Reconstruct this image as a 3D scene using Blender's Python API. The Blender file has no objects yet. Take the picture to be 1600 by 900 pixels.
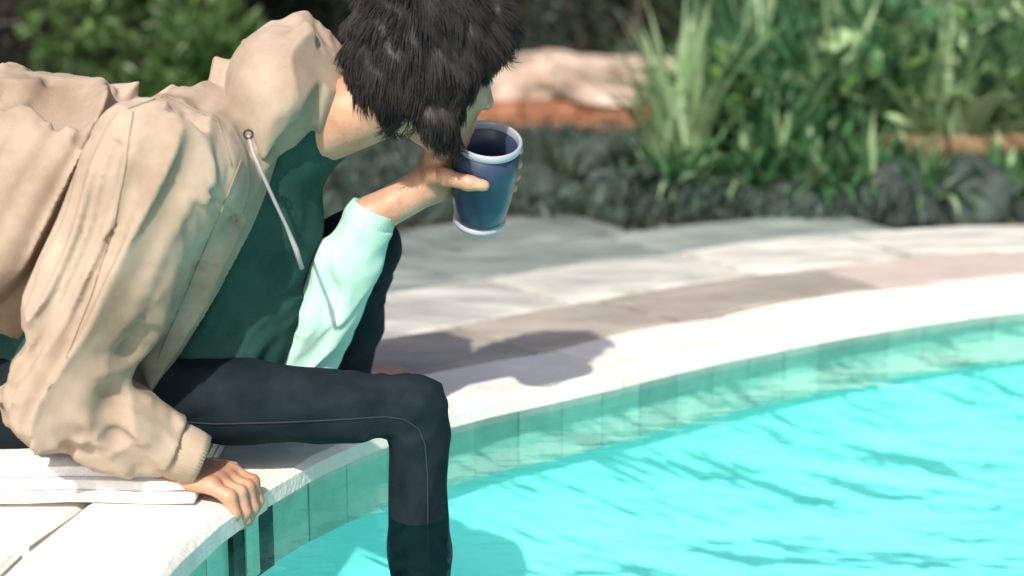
import bpy, bmesh, math, random
import numpy as np
from mathutils import Vector, Matrix, noise as mnoise
R = math.radians
random.seed(7)
np.random.seed(7)

# ------------------------------------------------------------------ camera, sky, sun, exposure
scene = bpy.context.scene
COL = scene.collection
F_PX = 2540.0
PITCH = math.atan(560 / F_PX)
CAM = Vector((0, 0, 0.8))
cd = bpy.data.cameras.new('camera')
cam = bpy.data.objects.new('camera', cd)
COL.objects.link(cam)
cam.location = CAM
cam.rotation_euler = (math.pi / 2 - PITCH, 0, 0)
cd.sensor_width = 36
cd.lens = 36 * F_PX / 1600
cd.clip_start = 0.05
cd.clip_end = 2000
cd.dof.use_dof = True
cd.dof.focus_distance = 2.42
cd.dof.aperture_fstop = 2.0
scene.camera = cam

SUN_EL, SUN_AZ = R(43), R(-15)          # azimuth measured from -Y (behind the camera) towards -X
sd = Vector((math.sin(SUN_AZ) * math.cos(SUN_EL), -math.cos(SUN_AZ) * math.cos(SUN_EL), math.sin(SUN_EL)))
w = bpy.data.worlds.new('World')
scene.world = w
w.use_nodes = True
nt = w.node_tree
nt.nodes.clear()
sky = nt.nodes.new('ShaderNodeTexSky')
sky.sky_type = 'NISHITA'
sky.sun_disc = False
sky.air_density = 0.7
sky.dust_density = 3.0
sky.sun_elevation = SUN_EL
sky.sun_rotation = math.atan2(sd.x, sd.y)
bg = nt.nodes.new('ShaderNodeBackground')
bg.inputs['Strength'].default_value = 0.145
wo = nt.nodes.new('ShaderNodeOutputWorld')
nt.links.new(sky.outputs[0], bg.inputs[0])
nt.links.new(bg.outputs[0], wo.inputs[0])
sl = bpy.data.lights.new('sun', 'SUN')
sl.energy = 4.3
sl.angle = R(0.9)
sl.color = (1.0, 0.95, 0.87)
so = bpy.data.objects.new('sun', sl)
COL.objects.link(so)
so.rotation_euler = sd.to_track_quat('Z', 'Y').to_euler()
so.location = sd * 12
scene.view_settings.view_transform = 'Standard'
scene.view_settings.look = 'None'
scene.view_settings.exposure = 0.5
scene.view_settings.gamma = 1.0
scene.cycles.use_denoising = True
scene.cycles.max_bounces = 8
scene.cycles.transparent_max_bounces = 16

# ------------------------------------------------------------------ helpers
FW = Vector((0, math.cos(PITCH), -math.sin(PITCH)))
UP = Vector((0, math.sin(PITCH), math.cos(PITCH)))

def P(px, py, Y):
    """world point on the vertical plane y = Y"""
    d = FW + Vector((1, 0, 0)) * ((px - 800) / F_PX) - UP * ((py - 450) / F_PX)
    return CAM + d * (Y / d.y)

def G(px, py, z=0.0):
    """world point on the level z"""
    d = FW + Vector((1, 0, 0)) * ((px - 800) / F_PX) - UP * ((py - 450) / F_PX)
    return CAM + d * ((z - CAM.z) / d.z)

MATS = {}
def mat(name, c1, c2=None, rough=0.7, scale=8.0, bump=0.0, bscale=60.0, detail=4.0, spec=0.5, sheen=0.0,
        stretch=None, trans=0.0, vary=0.0, coat=0.0):
    m = bpy.data.materials.new(name)
    m.use_nodes = True
    t = m.node_tree
    b = t.nodes['Principled BSDF']
    b.inputs['Roughness'].default_value = rough
    b.inputs['Specular IOR Level'].default_value = spec
    if sheen: b.inputs['Sheen Weight'].default_value = sheen
    if coat: b.inputs['Coat Weight'].default_value = coat
    tc = t.nodes.new('ShaderNodeTexCoord')
    mp = t.nodes.new('ShaderNodeMapping')
    t.links.new(tc.outputs['Object'], mp.inputs[0])
    if stretch: mp.inputs['Scale'].default_value = stretch
    if vary:
        oi = t.nodes.new('ShaderNodeObjectInfo')
        mul = t.nodes.new('ShaderNodeMath'); mul.operation = 'MULTIPLY'; mul.inputs[1].default_value = 37
        t.links.new(oi.outputs['Random'], mul.inputs[0])
        t.links.new(mul.outputs[0], mp.inputs['Location'])
    n = t.nodes.new('ShaderNodeTexNoise')
    n.inputs['Scale'].default_value = scale
    n.inputs['Detail'].default_value = detail
    n.inputs['Roughness'].default_value = 0.62
    t.links.new(mp.outputs[0], n.inputs['Vector'])
    r = t.nodes.new('ShaderNodeValToRGB')
    r.color_ramp.elements[0].position = 0.32
    r.color_ramp.elements[1].position = 0.68
    r.color_ramp.elements[0].color = (*c1, 1)
    r.color_ramp.elements[1].color = (*(c2 or c1), 1)
    t.links.new(n.outputs[0], r.inputs[0])
    col = r.outputs[0]
    if vary:
        hs = t.nodes.new('ShaderNodeHueSaturation')
        mr = t.nodes.new('ShaderNodeMapRange')
        mr.inputs['To Min'].default_value = 1 - vary
        mr.inputs['To Max'].default_value = 1 + vary
        t.links.new(oi.outputs['Random'], mr.inputs[0])
        t.links.new(mr.outputs[0], hs.inputs['Value'])
        t.links.new(col, hs.inputs['Color'])
        col = hs.outputs[0]
    t.links.new(col, b.inputs['Base Color'])
    if bump:
        n2 = t.nodes.new('ShaderNodeTexNoise')
        n2.inputs['Scale'].default_value = bscale
        n2.inputs['Detail'].default_value = 5
        t.links.new(mp.outputs[0], n2.inputs['Vector'])
        bp = t.nodes.new('ShaderNodeBump')
        bp.inputs['Strength'].default_value = bump
        bp.inputs['Distance'].default_value = 0.01
        t.links.new(n2.outputs[0], bp.inputs['Height'])
        t.links.new(bp.outputs[0], b.inputs['Normal'])
    if trans:
        tr = t.nodes.new('ShaderNodeBsdfTranslucent')
        t.links.new(col, tr.inputs[0])
        mx = t.nodes.new('ShaderNodeMixShader')
        mx.inputs[0].default_value = trans
        t.links.new(b.outputs[0], mx.inputs[1])
        t.links.new(tr.outputs[0], mx.inputs[2])
        t.links.new(mx.outputs[0], t.nodes['Material Output'].inputs['Surface'])
    MATS[name] = m
    return m

def link(name, me, m=None, parent=None, smooth=False):
    o = bpy.data.objects.new(name, me)
    COL.objects.link(o)
    if m is not None and not me.materials:
        me.materials.append(m)
    if smooth:
        me.polygons.foreach_set('use_smooth', [True] * len(me.polygons))
    if parent is not None:
        o.parent = parent
        o.matrix_parent_inverse = parent.matrix_world.inverted()
    return o

def mesh(name, v, f):
    me = bpy.data.meshes.new(name)
    me.from_pydata([tuple(x) for x in v], [], [tuple(x) for x in f])
    me.update()
    return me

def empty(name, loc, rz=0):
    o = bpy.data.objects.new(name, None)
    COL.objects.link(o)
    o.location = loc
    o.rotation_euler = (0, 0, rz)
    o.matrix_world = Matrix.Translation(loc) @ Matrix.Rotation(rz, 4, 'Z')
    return o

def tag(o, label=None, cat=None, group=None, kind=None):
    if label: o['label'] = label
    if cat: o['category'] = cat
    if group: o['group'] = group
    if kind: o['kind'] = kind
    return o

def tube(pts, rad, sides=8, cap=True):
    """tube through pts, rad a number or list -> verts, faces"""
    n = len(pts)
    pts = [Vector(p) for p in pts]
    if not isinstance(rad, (list, tuple)): rad = [rad] * n
    V, Fc = [], []
    ref = None
    for i, p in enumerate(pts):
        t = (pts[min(i + 1, n - 1)] - pts[max(i - 1, 0)]).normalized()
        if ref is None:
            ref = t.orthogonal().normalized()
        else:
            ref = (ref - t * ref.dot(t))
            ref = ref.normalized() if ref.length > 1e-6 else t.orthogonal().normalized()
        bi = t.cross(ref)
        for k in range(sides):
            a = 2 * math.pi * k / sides
            V.append(p + (ref * math.cos(a) + bi * math.sin(a)) * rad[i])
    for i in range(n - 1):
        for k in range(sides):
            k2 = (k + 1) % sides
            Fc.append((i * sides + k, i * sides + k2, (i + 1) * sides + k2, (i + 1) * sides + k))
    if cap:
        Fc.append(tuple(range(sides - 1, -1, -1)))
        Fc.append(tuple(range((n - 1) * sides, n * sides)))
    return V, Fc

# ------------------------------------------------------------------ materials
mat('coping', (0.60, 0.56, 0.49), (0.76, 0.72, 0.64), 0.75, 7, 0.35, 120, vary=0.06)
mat('slab', (0.075, 0.098, 0.087), (0.25, 0.275, 0.245), 0.8, 4, 0.4, 70, vary=0.30, stretch=(1, 3.4, 1), detail=6)
mat('slab_shadow_tan', (0.21, 0.185, 0.15), (0.36, 0.32, 0.265), 0.8, 5, 0.4, 70, vary=0.15, stretch=(1, 2.4, 1), detail=6)  # shadow band beside the person, put into the stone colour
mat('slab_pink', (0.36, 0.29, 0.25), (0.52, 0.44, 0.38), 0.8, 4, 0.4, 70, vary=0.12, stretch=(1, 3.4, 1), detail=6)
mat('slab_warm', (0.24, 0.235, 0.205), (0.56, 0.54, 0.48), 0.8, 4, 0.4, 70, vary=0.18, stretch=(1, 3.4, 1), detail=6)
mat('mortar', (0.20, 0.20, 0.18), (0.30, 0.29, 0.26), 0.95, 20, 0.5, 90)
mat('tile', (0.44, 0.45, 0.37), (0.56, 0.56, 0.47), 0.3, 22, 0.15, 60, vary=0.20)
mat('dark_plastic', (0.008, 0.01, 0.01), (0.015, 0.018, 0.018), 0.6, 10)
mat('plaster', (0.46, 0.84, 0.81), (0.52, 0.88, 0.85), 0.8, 3, 0.1, 50)
mat('soil', (0.022, 0.026, 0.016), (0.055, 0.055, 0.035), 0.95, 9, 0.8, 40)
mat('lawn', (0.03, 0.06, 0.02), (0.07, 0.11, 0.04), 0.95, 3, 0.8, 60)
mat('rock', (0.010, 0.017, 0.015), (0.045, 0.064, 0.054), 0.85, 7, 0.8, 30, vary=0.3)
mat('wall_stone', (0.20, 0.13, 0.09), (0.58, 0.46, 0.37), 0.9, 6, 0.8, 30, vary=0.2)
mat('terracotta', (0.20, 0.075, 0.035), (0.34, 0.15, 0.08), 0.85, 12, 0.5, 40, vary=0.2)
mat('timber', (0.10, 0.06, 0.03), (0.24, 0.15, 0.08), 0.85, 6, 0.6, 30, stretch=(1, 8, 8))
mat('leaf_strap', (0.022, 0.085, 0.035), (0.09, 0.22, 0.085), 0.38, 3, 0, trans=0.3, vary=0.3)
mat('leaf_pale', (0.15, 0.27, 0.11), (0.38, 0.48, 0.27), 0.38, 3, 0, trans=0.3, vary=0.2)
mat('leaf_green', (0.04, 0.11, 0.025), (0.13, 0.22, 0.06), 0.45, 3, 0, trans=0.3, vary=0.25)
mat('leaf_dark', (0.012, 0.022, 0.010), (0.03, 0.045, 0.018), 0.5, 3, 0, trans=0.15, vary=0.25)
mat('leaf_cover', (0.016, 0.034, 0.026), (0.05, 0.08, 0.06), 0.5, 3, 0, trans=0.15)
mat('leaf_plum', (0.018, 0.012, 0.012), (0.035, 0.03, 0.022), 0.5, 3, 0, trans=0.15)
mat('bark', (0.06, 0.045, 0.03), (0.14, 0.10, 0.07), 0.9, 12, 0.8, 40)
mat('jacket', (0.22, 0.16, 0.11), (0.40, 0.32, 0.245), 0.9, 6, 0.25, 700, spec=0.15, detail=10)
mat('stitch', (0.23, 0.17, 0.115), (0.30, 0.23, 0.16), 0.9, 40)
mat('denim_stitch', (0.010, 0.014, 0.018), (0.014, 0.019, 0.024), 0.9, 40)
mat('towel', (0.76, 0.74, 0.70), (0.84, 0.82, 0.78), 0.95, 30, 0.6, 500)
mat('rib', (0.33, 0.25, 0.17), (0.43, 0.34, 0.245), 0.9, 9, 0.10, 900)
mat('pool_bounce_teal', (0.28, 0.46, 0.38), (0.36, 0.55, 0.46), 0.85, 12, 0.1, 900)  # sleeve colour carries the teal light bounced off the pool
mat('nail', (0.55, 0.36, 0.29), (0.60, 0.40, 0.33), 0.3, 9)
mat('cord', (0.28, 0.25, 0.24), (0.36, 0.33, 0.32), 0.8, 30)
mat('shirt', (0.010, 0.040, 0.032), (0.02, 0.065, 0.052), 0.85, 14, 0.15, 500, spec=0.15)
mat('trousers', (0.004, 0.009, 0.011), (0.010, 0.017, 0.021), 0.85, 18, 0.15, 500, spec=0.12)
mat('hair', (0.007, 0.007, 0.008), (0.030, 0.023, 0.019), 0.55, 10, 0.0, 300, spec=0.25)
mat('skin', (0.34, 0.17, 0.10), (0.46, 0.26, 0.165), 0.48, 28, 0.12, 180)
MATS['skin'].node_tree.nodes['Principled BSDF'].inputs['Subsurface Weight'].default_value = 0.12
MATS['skin'].node_tree.nodes['Principled BSDF'].inputs['Subsurface Radius'].default_value = (0.012, 0.005, 0.003)
mat('eye', (0.6, 0.58, 0.55), (0.65, 0.62, 0.58), 0.15, 5)
mat('iris', (0.03, 0.02, 0.012), (0.05, 0.03, 0.02), 0.1, 5)
mat('cup_glaze', (0.014, 0.026, 0.055), (0.028, 0.046, 0.085), 0.38, 9, 0.05, 40, coat=0.12, spec=0.35)
mat('cup_rim', (0.24, 0.26, 0.30), (0.34, 0.35, 0.39), 0.25, 12, coat=0.3)

# water: fresnel mix of mirror and a tinted clear body, with small ripples
wm = bpy.data.materials.new('water'); wm.use_nodes = True
t = wm.node_tree; t.nodes.clear()
out = t.nodes.new('ShaderNodeOutputMaterial')
gl = t.nodes.new('ShaderNodeBsdfGlossy'); gl.inputs['Roughness'].default_value = 0.03
tp = t.nodes.new('ShaderNodeBsdfTransparent'); tp.inputs[0].default_value = (0.62, 0.965, 0.955, 1)
fr = t.nodes.new('ShaderNodeFresnel'); fr.inputs['IOR'].default_value = 1.33
mx = t.nodes.new('ShaderNodeMixShader')
tc = t.nodes.new('ShaderNodeTexCoord')
mp = t.nodes.new('ShaderNodeMapping'); mp.inputs['Scale'].default_value = (1.0, 2.2, 1)
mp.inputs['Rotation'].default_value = (0, 0, R(-12))
n1 = t.nodes.new('ShaderNodeTexNoise'); n1.inputs['Scale'].default_value = 3.2; n1.inputs['Detail'].default_value = 3
bp = t.nodes.new('ShaderNodeBump'); bp.inputs['Strength'].default_value = 0.19; bp.inputs['Distance'].default_value = 0.06
t.links.new(tc.outputs['Object'], mp.inputs[0]); t.links.new(mp.outputs[0], n1.inputs['Vector'])
t.links.new(n1.outputs[0], bp.inputs['Height'])
t.links.new(bp.outputs[0], gl.inputs['Normal']); t.links.new(bp.outputs[0], fr.inputs['Normal'])
t.links.new(fr.outputs[0], mx.inputs[0]); t.links.new(tp.outputs[0], mx.inputs[1]); t.links.new(gl.outputs[0], mx.inputs[2])
t.links.new(mx.outputs[0], out.inputs['Surface'])
MATS['water'] = wm

# ------------------------------------------------------------------ pool outline
WATER_Z = -0.066
ctrl = [Vector((p.x, p.y)) for p in
        (G(150, 960), G(235, 870), G(330, 790), G(450, 716), G(580, 660), G(740, 616), G(900, 583), G(1060, 546),
         G(1220, 513), G(1400, 482), G(1600, 457), G(1850, 437))]
ctrl += [Vector(c) for c in ((2.4, 3.85), (3.6, 3.9), (4.8, 3.3), (5.6, 1.6), (5.2, -1.0), (3.6, -2.6), (1.4, -3.0), (-0.3, -2.2), (-0.95, -0.6), (-0.92, 0.7))]
def catmull(pts, n=10):
    res = []
    m = len(pts)
    for i in range(m):
        p0, p1, p2, p3 = pts[i - 1], pts[i], pts[(i + 1) % m], pts[(i + 2) % m]
        for k in range(n):
            u = k / n
            res.append(0.5 * ((2 * p1) + (p2 - p0) * u + (2 * p0 - 5 * p1 + 4 * p2 - p3) * u * u + (3 * p1 - p0 - 3 * p2 + p3) * u ** 3))
    return res
EDGE = catmull(ctrl, 10)
NE = len(EDGE)
for _ in range(6):
    EDGE = [(EDGE[i - 1] + EDGE[i] * 2 + EDGE[(i + 1) % NE]) / 4 for i in range(NE)]
# walk from behind-left of the camera, clockwise: outside is on the left hand
NRM = []
for i in range(NE):
    tg = (EDGE[(i + 1) % NE] - EDGE[i - 1]).normalized()
    NRM.append(Vector((-tg.y, tg.x)))
for _ in range(10):
    NRM = [((NRM[i - 1] + NRM[i] * 2 + NRM[(i + 1) % NE]) / 4).normalized() for i in range(NE)]
LEN = [0.0]
for i in range(NE):
    LEN.append(LEN[-1] + (EDGE[(i + 1) % NE] - EDGE[i]).length)
TOTAL = LEN[-1]
def at(s, off, z):
    """point at arc length s along the pool edge, off metres outwards"""
    s %= TOTAL
    import bisect
    i = min(bisect.bisect_right(LEN, s) - 1, NE - 1)
    u = (s - LEN[i]) / max(1e-9, LEN[i + 1] - LEN[i])
    j = (i + 1) % NE
    e = EDGE[i].lerp(EDGE[j], u); n = NRM[i].lerp(NRM[j], u)
    q = e + n * off
    return Vector((q.x, q.y, z))

# ground: one sheet with a hole for the pool, out to the horizon
v, f = [], []
cx, cy = 2.3, 0.7
rings = [0.12, 3.0, 8.0, 400.0]
for i in range(NE):
    a = math.atan2(EDGE[i].y - cy, EDGE[i].x - cx)
    for k, r_ in enumerate(rings):
        if k == 0:
            q = EDGE[i] + NRM[i] * 0.06
        else:
            q = Vector((cx + math.cos(a) * (4 + r_), cy + math.sin(a) * (4 + r_)))
        v.append((q.x, q.y, -0.055))
nr = len(rings)
for i in range(NE):
    j = (i + 1) % NE
    for k in range(nr - 1):
        f.append((i * nr + k, i * nr + k + 1, j * nr + k + 1, j * nr + k))
tag(link('ground', mesh('ground', v, f), MATS['mortar']), kind='structure')

# pool shell (walls curve into the floor) and water
v, f = [], []
prof = [(.025, -.05), (.025, -.2), (.0, -.29), (-.06, -.37), (-.18, -.43), (-.4, -.465), (-.8, -.48)]
npf = len(prof)
for i in range(NE):
    for o_, z_ in prof:
        e = EDGE[i] + NRM[i] * o_
        v.append((e.x, e.y, z_))
for i in range(NE):
    j = (i + 1) % NE
    for k in range(npf - 1):
        f.append((i * npf + k, j * npf + k, j * npf + k + 1, i * npf + k + 1))
f.append(tuple(i * npf + npf - 1 for i in range(NE)))
pool = tag(link('pool', mesh('pool', v, f), MATS['plaster'], smooth=True), kind='structure')
wv = []
for i in range(NE):
    e = EDGE[i] + NRM[i] * 0.018
    wv.append((e.x, e.y, WATER_Z))
tag(link('pool_water', mesh('pool_water', wv, [tuple(range(NE))[::-1]]), MATS['water']), kind='structure')

def piece(s0, s1, o0, o1, z0, z1, rnd=0.006, jit=0.0, nseg=3):
    """a curved slab following the pool edge, with bevelled top edges"""
    V, Fc = [], []
    jz = [random.uniform(-jit, jit) for _ in range(4)]
    for k in range(nseg + 1):
        u = k / nseg
        s = s0 + (s1 - s0) * u
        dz0 = jz[0] * (1 - u) + jz[1] * u; dz1 = jz[2] * (1 - u) + jz[3] * u
        ins = rnd if k in (0, nseg) else 0
        V += [at(s, o0, z0), at(s, o0, z1 - rnd + dz0), at(s, o0 + rnd, z1 + dz0 - (rnd if ins else 0) * 0.6),
              at(s, o1 - rnd, z1 + dz1 - (rnd if ins else 0) * 0.6), at(s, o1, z1 - rnd + dz1), at(s, o1, z0)]
    for k in range(nseg):
        for q in range(6):
            a, b = k * 6 + q, k * 6 + (q + 1) % 6
            Fc.append((a, b, b + 6, a + 6))
    Fc.append((5, 4, 3, 2, 1, 0))
    e = nseg * 6
    Fc.append(tuple(e + q for q in range(6)))
    c = sum(V, Vector()) / len(V)
    me = mesh('piece', [p - c for p in V], Fc)
    bm = bmesh.new(); bm.from_mesh(me)
    bmesh.ops.recalc_face_normals(bm, faces=bm.faces)
    bm.to_mesh(me); bm.free()
    return me, c

def put(name, me, c, m, parent):
    o = link(name, me, m)
    o.location = c
    if parent is not None:
        o.parent = parent
    return o

# arc-length window that the picture shows: from a step before the hand to beyond the right edge
S0, S1 = -0.9, LEN[10 * 12] + 0.7
coping = bpy.data.objects.new('pool_coping', None); COL.objects.link(coping); tag(coping, kind='structure')
s = S0
while s < S1:
    L = random.uniform(0.44, 0.54)
    me, c = piece(s + 0.004, s + L - 0.004, -0.035 + random.uniform(-.003, .003), 0.175 + random.uniform(-.004, .004), -0.036, 0.0, 0.010, 0.0025)
    put('coping_stone', me, c, MATS['coping'], coping)
    s += L
# waterline tiles, two courses
tiles = bpy.data.objects.new('waterline_tiling', None); COL.objects.link(tiles); tag(tiles, kind='structure')
s = S0
while s < S1:
    for row in range(1):
        z1 = -0.038 - row * 0.125
        me, c = piece(s + 0.0008, s + 0.0992, 0.006 + random.uniform(-.001, .001), 0.024, z1 - 0.121, z1, 0.003, 0.0, 1)
        put('tile', me, c, MATS['tile'], tiles)
    s += 0.10
# skimmer mouth in the pool wall below the hand
def arc_of(p):
    return min(range(NE), key=lambda i: (EDGE[i] - Vector((p.x, p.y))).length)
s_sk = LEN[arc_of(G(385, 752))]
sk = bpy.data.objects.new('pool_skimmer', None); COL.objects.link(sk)
tag(sk, 'dark skimmer mouth with pale flap in the pool wall below the resting hand', 'skimmer')
for nm_, a0, a1, z0, z1, o0, m_ in (('opening', -.06, .06, -.155, -.042, -.004, 'dark_plastic'), ('flap', -.026, .012, -.150, -.050, -.007, 'tile')):
    me, c = piece(s_sk + a0, s_sk + a1, o0, .02, z0, z1, .003, 0, 2)
    put(nm_, me, c, MATS[m_], sk)
# deck of grey flagstones in rows that follow the pool
deck = bpy.data.objects.new('deck_paving', None); COL.objects.link(deck); tag(deck, kind='structure')
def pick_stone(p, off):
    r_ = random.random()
    if p.y < 2.35 or p.x < -.6: return 'coping'  # near flagstones go pale as coping: sun glare put into their colour
    if off < .2: return 'slab_shadow_tan' if p.x < .75 else 'slab_pink' if p.x > 1.0 else 'slab_warm'  # tan part of the first row is painted shadow
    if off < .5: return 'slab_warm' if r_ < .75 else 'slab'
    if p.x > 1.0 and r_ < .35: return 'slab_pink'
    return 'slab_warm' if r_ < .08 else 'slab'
off = 0.185
row = 0
while off < 2.0:
    wd = random.uniform(0.26, 0.36)
    s = S0 - random.uniform(0, 0.3)
    while s < S1 + off * 0.8:
        L = random.uniform(0.34, 0.62)
        p = at(s + L / 2, off + wd / 2, 0)
        if p.y < 4.55 and p.y > 1.1 and p.x > -2.2:
            me, c = piece(s + 0.007, s + L - 0.007, off + 0.006, off + wd - 0.006, -0.05, -0.004, 0.009, 0.005)
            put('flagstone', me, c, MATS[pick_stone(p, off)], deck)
        s += L
    off += wd
    row += 1

# planting bed behind the deck
v, f = [], []
nx, ny = 60, 24
for j in range(ny + 1):
    for i in range(nx + 1):
        x = -6 + 14 * i / nx
        y = 4.62 + 0.06 * math.sin(x * 1.7) + 2.0 * j / ny
        z = -0.05 + min(1, j / 2) * 0.07 + 0.03 * mnoise.noise((x * 2.2, y * 2.2, 0)) * min(1, j)
        v.append((x, y, z))
for j in range(ny):
    for i in range(nx):
        a = j * (nx + 1) + i
        f.append((a, a + 1, a + nx + 2, a + nx + 1))
tag(link('planting_bed', mesh('planting_bed', v, f), MATS['soil'], smooth=True), kind='structure')

# ------------------------------------------------------------------ rocks
def rock_mesh(sx, sy, sz, seed):
    bm = bmesh.new()
    bmesh.ops.create_icosphere(bm, subdivisions=3, radius=1)
    for vv in bm.verts:
        c = vv.co.copy()
        n = mnoise.noise(c * 1.1 + Vector((seed * 7.3, 0, 0))) * 0.35 + mnoise.noise(c * 2.7 + Vector((0, seed * 3.1, 0))) * 0.14
        c *= 1 + n
        c.z = max(c.z, -0.55)
        vv.co = Vector((c.x * sx, c.y * sy, (c.z + 0.55) * sz))
    me = bpy.data.meshes.new('rock'); bm.to_mesh(me); bm.free()
    return me
rocks = [(835, 322, 70, 55, 'low dark grey rock'), (900, 300, 62, 60, 'blue grey rounded rock'), (975, 318, 70, 62, 'broad grey rock'),
         (1060, 322, 52, 40, 'small dark grey rock'), (1130, 326, 60, 52, 'mid-sized grey rock'), (1225, 328, 62, 46, 'long low grey rock'),
         (1320, 330, 50, 38, 'small mossy grey rock'), (1415, 332, 60, 62, 'rounded dark rock'), (1530, 330, 66, 70, 'largest dark rock'),
         (1640, 332, 60, 50, 'grey rock'), (745, 320, 50, 44, 'half hidden dark rock'), (950, 262, 60, 46, 'dark rock set back in the bed')]
where = ['beside the head of the seated person', 'in the bed edge behind the cup', 'right of the blue grey rounded rock', 'left of the strap-leaved plants',
         'under the strap-leaved plants', 'under the middle strap-leaved plants', 'right of the long low rock', 'under the timber log',
         'at the right end of the bed edge', 'leaving the frame at the right', 'behind the cup and the chin', 'above the broad grey rock']
for i, (px, py, wpx, hpx, lab) in enumerate(rocks):
    g = G(px, py, 0.0)
    sc = g.y / F_PX
    me = rock_mesh(wpx * sc, wpx * sc * 0.7, hpx * sc, i + 1)
    o = link('rock', me, MATS['rock'], smooth=True)
    o.location = (g.x, g.y + 0.08, -0.05)
    tag(o, lab + ' ' + where[i], 'rock', 'rocks edging the planting bed')

# timber log edging at the right, behind the dark rocks
g0, g1 = P(1375, 232, 5.0), P(1720, 226, 5.1)
pts = [g0.lerp(g1, k / 10) + Vector((0, random.uniform(-.01, .01), random.uniform(-.006, .006))) for k in range(11)]
V_, F_ = tube(pts, [0.042 + random.uniform(-.004, .004) for _ in pts], 12)
log = link('timber_log', mesh('timber_log', V_, F_), MATS['timber'], smooth=True)
tag(log, 'brown timber log lying in the bed behind the dark rocks', 'log')

# ------------------------------------------------------------------ low stone wall behind
def block(sx, sy, sz, seed, rough=0.10):
    bm = bmesh.new()
    bmesh.ops.create_cube(bm, size=1)
    bmesh.ops.subdivide_edges(bm, edges=bm.edges[:], cuts=4, use_grid_fill=True)
    for vv in bm.verts:
        c = vv.co.copy()
        r_ = c.length
        rd = c.normalized() * 0.72
        c = c.lerp(rd, 0.22 * max(0, (r_ - .5) / .37))
        n = mnoise.noise(c * 2.1 + Vector((seed * 5.7, 1, 0))) * rough * 1.6 + mnoise.noise(c * 6 + Vector((seed * 2.7, 4, 0))) * rough * .7
        vv.co = Vector((c.x * sx * (1 + n), c.y * sy * (1 + n), c.z * sz * (1 + n)))
    me = bpy.data.meshes.new('stone'); bm.to_mesh(me); bm.free()
    return me
WY = 6.45
wall = empty('garden_wall', (0, WY, -0.05))
tag(wall, 'low wall of cream stones on a reddish brick base behind the bed', 'wall')
bmv, bmf = [], []
def addbox(V, Fc, x0, x1, y0, y1, z0, z1):
    b = len(V)
    V += [(x0, y0, z0), (x1, y0, z0), (x1, y1, z0), (x0, y1, z0), (x0, y0, z1), (x1, y0, z1), (x1, y1, z1), (x0, y1, z1)]
    Fc += [tuple(b + k for k in q) for q in ((0, 3, 2, 1), (4, 5, 6, 7), (0, 1, 5, 4), (1, 2, 6, 5), (2, 3, 7, 6), (3, 0, 4, 7))]
addbox(bmv, bmf, -0.75, 1.9, WY + 0.03, WY + 0.25, -0.05, 0.27)
link('core', mesh('core', bmv, bmf), MATS['mortar'], wall)
brick_me = [block(0.215, 0.10, 0.068, k, .03) for k in range(4)]
x = -0.75
k = 0
while x < 1.85:
    o = link('brick', brick_me[k % 4], MATS['terracotta'], wall)
    o.matrix_parent_inverse = Matrix(); o.location = (x + 0.1125, 0.045 - 0.05, 0.05 + 0.035)
    o = link('brick', brick_me[(k + 1) % 4], MATS['terracotta'], wall)
    o.matrix_parent_inverse = Matrix(); o.location = (x + 0.1125 + .11, 0.045 - 0.05 + .004, 0.05 + 0.035 + .074)
    x += 0.225; k += 1
z = 0.19
for course in range(1):
    hgt = .145
    x = -0.75 - random.uniform(0, .1)
    while x < 1.75:
        L = random.uniform(0.15, 0.36)
        h2 = hgt * random.uniform(.85, 1.25)
        o = link('stone', block(L * 1.06, 0.28 + random.uniform(-.04, .04), h2 * 1.08, random.random() * 90, .15), MATS['wall_stone'], wall)
        o.matrix_parent_inverse = Matrix(); o.location = (x + L / 2, 0.10 + random.uniform(-.03, .02), z + h2 / 2)
        o.rotation_euler = (random.uniform(-.06, .06), random.uniform(-.10, .10), random.uniform(-.12, .12))
        x += L
    z += hgt
# ------------------------------------------------------------------ plants
def strap_mesh(lean, tw):
    """one strap leaf, 1 m long, bending towards +x"""
    V, Fc = [], []
    p = Vector((0, 0, 0)); th = math.pi / 2 - lean * 0.35
    N = 7
    for k in range(N + 1):
        u = k / N
        ww = (0.55 + 0.45 * math.sin(math.pi * min(1, u * 1.15 + .1))) * (1 - u ** 4 * 0.95) * 0.03
        s_ = Vector((0, math.cos(tw * u), math.sin(tw * u)))
        V += [p - s_ * ww, p - Vector((0, 0, ww * .35)), p + s_ * ww]
        p = p + Vector((math.cos(th), 0, math.sin(th))) / N
        th -= lean * 1.6 / N * (0.4 + 1.2 * u)
    for k in range(N):
        q = k * 3
        Fc += [(q, q + 1, q + 4, q + 3), (q + 1, q + 2, q + 5, q + 4)]
    return mesh('leaf', V, Fc)
STRAPS = {}
def strap_leaf(m, lean, tw):
    key = (m.name, round(lean * 5), round(tw * 2.5))
    if key not in STRAPS:
        me = strap_mesh(key[1] / 5, key[2] / 2.5); me.materials.append(m)
        me.polygons.foreach_set('use_smooth', [True] * len(me.polygons))
        STRAPS[key] = me
    return STRAPS[key]
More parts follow.
